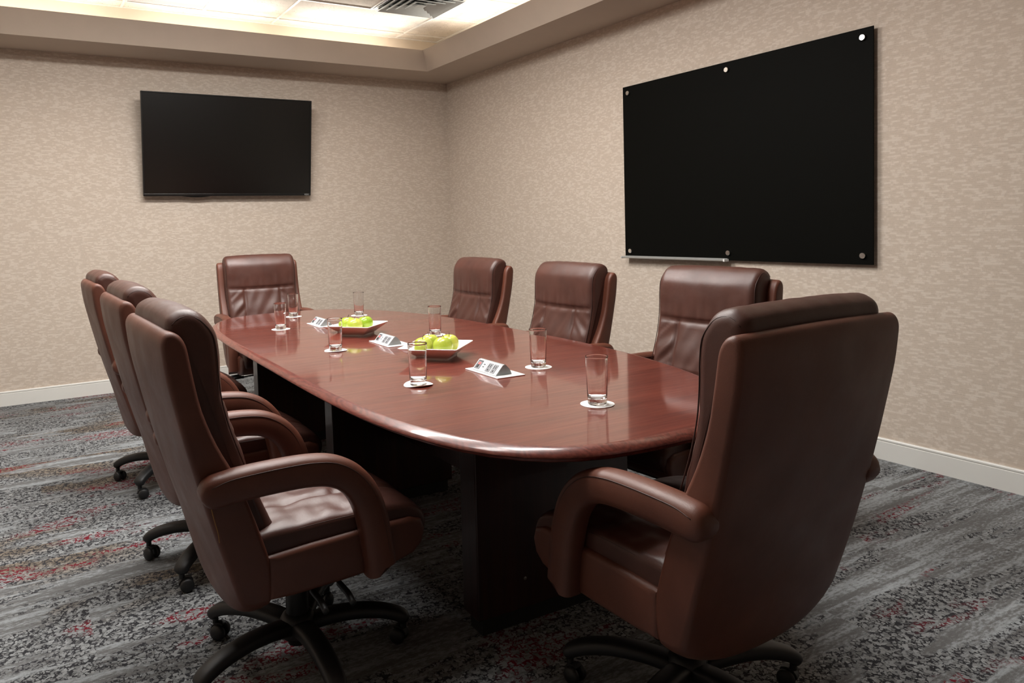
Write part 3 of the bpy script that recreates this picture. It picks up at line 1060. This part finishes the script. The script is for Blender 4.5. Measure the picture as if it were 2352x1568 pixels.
def coaster_proto(curl, seed):
    bm = bmesh.new()
    n = 48
    rnd = random.Random(seed)
    ph = rnd.uniform(0, 6.28)
    def zz(x, y):
        rr = math.hypot(x, y)
        lift = max(0, (rr - 0.031) / 0.021) ** 2
        return curl * lift * (0.5 + 0.5 * math.cos(2 * (math.atan2(y, x) - ph)))
    rings_t, rings_b = [], []
    for r in (0.012, 0.024, 0.032, 0.040, 0.047, 0.0515):
        rings_t.append([(r * math.cos(2 * PI * i / n), r * math.sin(2 * PI * i / n)) for i in range(n)])
    top = [[Vector((x, y, 0.0012 + zz(x, y))) for x, y in q] for q in rings_t]
    bot = [[Vector((x, y, 0.0002 + zz(x, y))) for x, y in q] for q in rings_t[::-1]]
    loft(bm, top + bot)
    return to_obj('coaster', bm, 'coaster', smooth=False)

GL = [ # x, y, glass label, coaster label, curl
    (1.494, 1.733, 'tall empty glass nearest the camera, at the near end of the table', 'white round paper coaster under the nearest glass at the near end of the table', 0.0008),
    (1.707, 2.318, 'tall empty glass on the right, beside the nearest power module', 'flat white paper coaster right of the nearest power module', 0.0),
    (1.813, 3.338, 'tall empty glass standing behind the near plate of apples', 'white paper coaster mostly hidden behind the near plate of apples', 0.0),
    (1.186, 2.319, 'tall empty glass in front of the near plate of apples', 'wavy white paper coaster in front of the near plate of apples', 0.007),
    (1.227, 3.215, 'tall empty glass in front of the far plate of apples', 'white paper coaster in front of the far plate of apples', 0.003),
    (1.252, 4.121, 'front one of the two tall glasses close together at the far left of the table', 'white paper coaster at the far left, under the front glass of the pair', 0.0),
    (1.503, 4.665, 'rear one of the two tall glasses close together, before the far head chair', 'white paper coaster under the rear glass of the pair at the far left', 0.0),
    (1.854, 4.421, 'tall empty glass standing behind the far plate of apples', 'white paper coaster hidden behind the far plate of apples', 0.0),
]
gp = glass_proto()
for i, (x, y, gl, cl, curl) in enumerate(GL):
    c = coaster_proto(curl, i)
    c.location = (x, y, TOP)
    tag(c, cl, 'coaster', 'paper coasters on the table')
    g = gp if i == len(GL) - 1 else copy_tree(gp)
    g.location = (x, y, TOP + 0.0013)
    g.rotation_euler = (0, 0, i * 0.8)
    tag(g, gl, 'glass', 'drinking glasses on the table')

# ------------------------------------------------------------------ apple plates
def plate_proto():
    bm = bmesh.new()
    def rr(s, z, rad, n=6, bow=0.0):
        pts = []
        for cx, cy, a0 in ((1, 1, 0), (-1, 1, PI / 2), (-1, -1, PI), (1, -1, 1.5 * PI)):
            for k in range(n + 1):
                a = a0 + PI / 2 * k / n
                pts.append(Vector((cx * (s - rad) + rad * math.cos(a), cy * (s - rad) + rad * math.sin(a), z)))
        return pts
    rings = [rr(0.062, 0.006, 0.010), rr(0.064, 0.0, 0.010), rr(0.072, 0.0, 0.012), rr(0.073, 0.009, 0.012), rr(0.079, 0.012, 0.012), rr(0.124, 0.0485, 0.009), rr(0.128, 0.0520, 0.009), rr(0.1285, 0.0545, 0.009),
             rr(0.126, 0.0558, 0.009), rr(0.119, 0.0530, 0.010), rr(0.080, 0.020, 0.016), rr(0.066, 0.0135, 0.02), rr(0.03, 0.012, 0.015)]
    loft(bm, rings)
    o = to_obj('square_plate', bm, 'ceramic'); autosmooth(o, 40)
    return o
PL = [((1.505, 2.765), 43, 'white square flared plate with four green apples, nearer the camera'),
      ((1.508, 3.640), 41, 'white square flared plate with three green apples, farther down the table')]
pp = plate_proto()
for i, ((x, y), a, lab) in enumerate(PL):
    c = pp if i else copy_tree(pp)
    c.location = (x, y, TOP); c.rotation_euler = (0, 0, math.radians(a))
    tag(c, lab, 'plate', 'fruit plates')

def apple_proto():
    r = empty('apple')
    bm = bmesh.new()
    R = 0.042
    prof = []
    n = 26
    for k in range(n + 1):
        th = PI * k / n
        rr = R * (math.sin(th) ** 0.88 if 0 < k < n else 0) * (1.0 + 0.03 * math.cos(th))
        zc = R * 0.93 * math.cos(th)
        zc -= 0.013 * gauss(rr, 0.012) * (1 if th < PI / 2 else 0)
        zc += 0.008 * gauss(rr, 0.010) * (1 if th > PI / 2 else 0)
        prof.append((rr, zc))
    lathe(bm, prof[::-1], 40)
    for v in bm.verts:
        a = math.atan2(v.co.y, v.co.x)
        k = 1 + 0.014 * math.cos(5 * a) * (0.5 - v.co.z / R * 0.5)
        v.co.x *= k; v.co.y *= k
    to_obj('flesh', bm, 'apple', r, smooth=True)
    bm = bmesh.new()
    tube(bm, catmull([(0, 0, 0.024), (0.001, 0.0, 0.034), (0.004, 0.001, 0.042), (0.008, 0.002, 0.049)], 4), 0.0013, 8, None)
    to_obj('stem', bm, 'stem', r, smooth=True)
    return r
ap = apple_proto()
bz = TOP + 0.0122 + 0.0402
def on_plate(k, ang, rad):
    (cx, cy), pa, _ = PL[k]
    a = math.radians(pa + ang)
    return cx + rad * math.cos(a), cy + rad * math.sin(a)
AR = 0.0435 * math.sqrt(2)
APS = [ # plate, angle in the plate, radius, tilt x, tilt y, scale, yellowness, label
    (0, 135, AR, 3, -5, 0.99, 0.55, 'yellow green apple at the left of the near plate'),
    (0, 45, AR, -4, 3, 0.99, 0.65, 'yellow green apple at the back of the near plate'),
    (0, 225, AR, 20, -8, 1.00, 0.45, 'pale green apple at the front of the near plate, stem tipped toward the camera'),
    (0, 315, AR, -4, 6, 1.00, 0.85, 'yellow blushed apple at the right of the near plate'),
    (1, 84, 0.0515, -4, -4, 0.99, 0.10, 'green apple at the left of the far plate'),
    (1, 197, 0.0515, 6, -4, 1.00, 0.50, 'yellow green apple at the front of the far plate'),
    (1, 319, 0.0515, -4, 5, 1.00, 0.0, 'bright green apple at the right of the far plate'),
]
for i, (k, an, rad, tx, ty, s, yel, lab) in enumerate(APS):
    c = ap if i == len(APS) - 1 else copy_tree(ap)
    x, y = on_plate(k, an, rad)
    c.location = (x, y, bz + 0.0001 * abs(tx))
    c.rotation_euler = (math.radians(tx), math.radians(ty), i * 1.3)
    c.scale = (s, s, s)
    for ch in c.children:
        ch.color = (yel, yel, yel, 1)
    tag(c, lab, 'apple', 'green apples on the plates')

# ------------------------------------------------------------------ pop-up power modules
def module_proto():
    r = empty('power_module')
    bm = bmesh.new(); box(bm, (-0.060, -0.118, 0), (0.060, 0.118, 0.004), 0.001, 1); to_obj('base_plate', bm, 'mod_white', r)
    # wedge body: sloping face toward -x, ridge, curved back
    y0, y1 = -0.084, 0.084
    prof = [(-0.046, 0.004), (-0.012, 0.0405), (-0.007, 0.0425), (-0.002, 0.0405), (0.012, 0.026), (0.020, 0.013), (0.0225, 0.004)]
    bm = bmesh.new()
    loft(bm, [[Vector((a, yy, z)) for a, z in prof] for yy in (y0, y1)])
    to_obj('body', bm, 'mod_grey', r)
    # everything on the sloping face: local (u along -y, v up the slope)
    d = Vector((0.034, 0, 0.0365)); ln = d.length; dv = d.normalized(); nn = Vector((-dv.z, 0, dv.x))
    base = Vector((-0.046, 0, 0.004))
    def quad(u0, u1, v0, v1, h0, h1):
        bmq = bmesh.new()
        pts = []
        for h_ in (h0, h1):
            pts.append([base + dv * (v * ln) + nn * h_ + Vector((0, -u, 0)) for u, v in ((u0, v0), (u1, v0), (u1, v1), (u0, v1))])
        loft(bmq, pts)
        return bmq
    face = to_obj('face_plate', quad(-0.084, 0.084, 0.01, 0.99, -0.0005, 0.0022), 'mod_face', r)
    dark = to_obj('data_port', quad(-0.078, -0.044, 0.14, 0.90, 0.0018, 0.0027), 'mod_dark', r)
    to_obj('port_insert', quad(-0.073, -0.045, 0.14, 0.78, 0.0024, 0.0032), 'outlet', dark)
    to_obj('jack', quad(-0.068, -0.052, 0.52, 0.72, 0.0030, 0.0038), 'jack_red', dark)
    to_obj('jack', quad(-0.070, -0.055, 0.22, 0.50, 0.0030, 0.0038), 'slot', dark)
    usb = to_obj('usb_panel', quad(-0.040, -0.010, 0.08, 0.90, 0.0020, 0.0030), 'mod_white', r)
    to_obj('usb_port', quad(-0.030, -0.019, 0.58, 0.68, 0.0029, 0.0034), 'mod_dark', usb)
    to_obj('usb_port', quad(-0.030, -0.019, 0.36, 0.46, 0.0029, 0.0034), 'mod_dark', usb)
    for u in (0.014, 0.050):
        o = to_obj('outlet', quad(u - 0.014, u + 0.014, 0.12, 0.86, 0.0020, 0.0032), 'outlet', r)
        bm = quad(u - 0.008, u - 0.005, 0.46, 0.76, 0.0031, 0.0037)
        b2 = quad(u + 0.004, u + 0.007, 0.50, 0.76, 0.0031, 0.0037)
        b3 = quad(u - 0.003, u + 0.003, 0.22, 0.36, 0.0031, 0.0037)
        for q in (b2, b3):
            me = bpy.data.meshes.new('tmp'); q.to_mesh(me); q.free(); bm.from_mesh(me); bpy.data.meshes.remove(me)
        to_obj('slots', bm, 'slot', o)
    return r
mp_ = module_proto()
MD = [((1.520, 2.342), 'pop up power outlet module nearest the camera, in front of the near apple plate'),
      ((1.514, 3.245), 'pop up power outlet module between the two apple plates'),
      ((1.504, 4.132), 'pop up power outlet module behind the far apple plate')]
for i, ((x, y), lab) in enumerate(MD):
    c = mp_ if i == len(MD) - 1 else copy_tree(mp_)
    c.location = (x, y, TOP); c.rotation_euler = (0, 0, math.radians(-1.5))
    tag(c, lab, 'power outlet', 'power modules down the table')

# ------------------------------------------------------------------ lamps
def area(name, loc, rot, sx, sy, power, col, spread=PI):
    l = bpy.data.lights.new(name, 'AREA')
    l.shape = 'RECTANGLE'; l.size = sx; l.size_y = sy
    l.energy = power; l.color = col; l.spread = spread
    o = bpy.data.objects.new(name, l); COL.objects.link(o)
    o.location = loc; o.rotation_euler = rot
    return o
WARM = (1.0, 0.93, 0.85)
NEUT = (1.0, 0.975, 0.94)
tr_spots = [(0.205, 4.308), (1.429, 4.308), (1.429, 2.472), (0.205, 2.472)]
tl = ['added unseen ceiling light above the far left of the table', 'added unseen ceiling light above the far half of the table', 'added unseen ceiling light above the near half of the table', 'added unseen ceiling light above the near left chairs']
TP = [54, 78, 44, 28]
for (x, y), lab, p in zip(tr_spots, tl, TP):
    added_troffer(x, y, lab)
    area('added_troffer_lamp', (x, y, ZC - 0.016), (0, 0, 0), 1.12, 0.52, p, NEUT)  # overhead light of the added fixture, out of view
# cove tubes, laid end to end in the trough, each with an added wash beam
CP, CB = 2.6, 3.2
zt = 2.925
TL = math.radians(66)
def cove(loc, sx, sy, ax):
    area('cove_lamp', loc, (PI, 0, 0), sx, sy, CP, WARM)
    area('cove_lamp', loc, ax, sx, sy, CB, WARM, math.radians(75))  # extra aimed beam, added to brighten the ceiling farther from the tube
for x0 in (-1.60, -0.38, 0.85, 2.07):
    cove((x0 + 0.6, D - 0.40, zt), 1.04, 0.06, (PI + TL, 0, 0))
for y0 in (1.10, 2.32, 3.55, 4.80):
    cove((W - 0.40, y0 + 0.6, zt), 0.06, 1.04, (PI, -TL, 0))
    cove((XL + 0.40, y0 + 0.6, zt), 0.06, 1.04, (PI, TL, 0))

wd = bpy.data.worlds.new('World'); SC.world = wd
wd.use_nodes = True
wd.node_tree.nodes['Background'].inputs[0].default_value = (0.02, 0.02, 0.02, 1)
wd.node_tree.nodes['Background'].inputs[1].default_value = 0.0

# ------------------------------------------------------------------ camera
IW, IH = 2352.0, 1568.0
F, CX, CY, YAW, PIT, ROL = 1720.44, 1050.0, 608.18, -0.5296, -0.05283, -0.02895
cy_, sy_ = math.cos(YAW), math.sin(YAW)
f = Vector((-sy_, cy_, 0)); r = Vector((cy_, sy_, 0)); u = Vector((0, 0, 1))
f2 = f * math.cos(PIT) + u * math.sin(PIT); u2 = u * math.cos(PIT) - f * math.sin(PIT)
r3 = r * math.cos(ROL) + u2 * math.sin(ROL); u3 = u2 * math.cos(ROL) - r * math.sin(ROL)
cam = bpy.data.cameras.new('Camera')
co = bpy.data.objects.new('Camera', cam); COL.objects.link(co)
M = Matrix(((r3.x, u3.x, -f2.x, 0), (r3.y, u3.y, -f2.y, 0), (r3.z, u3.z, -f2.z, 1.32), (0, 0, 0, 1)))
co.matrix_world = M
cam.sensor_fit = 'HORIZONTAL'; cam.sensor_width = 36.0
cam.lens = F / IW * 36.0
cam.shift_x = (IW / 2 - CX) / IW
cam.shift_y = (CY - IH / 2) / IW
cam.clip_start = 0.02; cam.clip_end = 50
SC.camera = co

SC.view_settings.view_transform = 'Standard'
SC.view_settings.look = 'None'
SC.view_settings.gamma = 1.0
SC.view_settings.exposure = 0.1
SC.view_settings.use_curve_mapping = False
SC.cycles.max_bounces = 10
SC.cycles.diffuse_bounces = 5
SC.cycles.glossy_bounces = 5
SC.cycles.transmission_bounces = 10
SC.cycles.transparent_max_bounces = 10
SC.cycles.caustics_reflective = False
SC.cycles.use_denoising = True
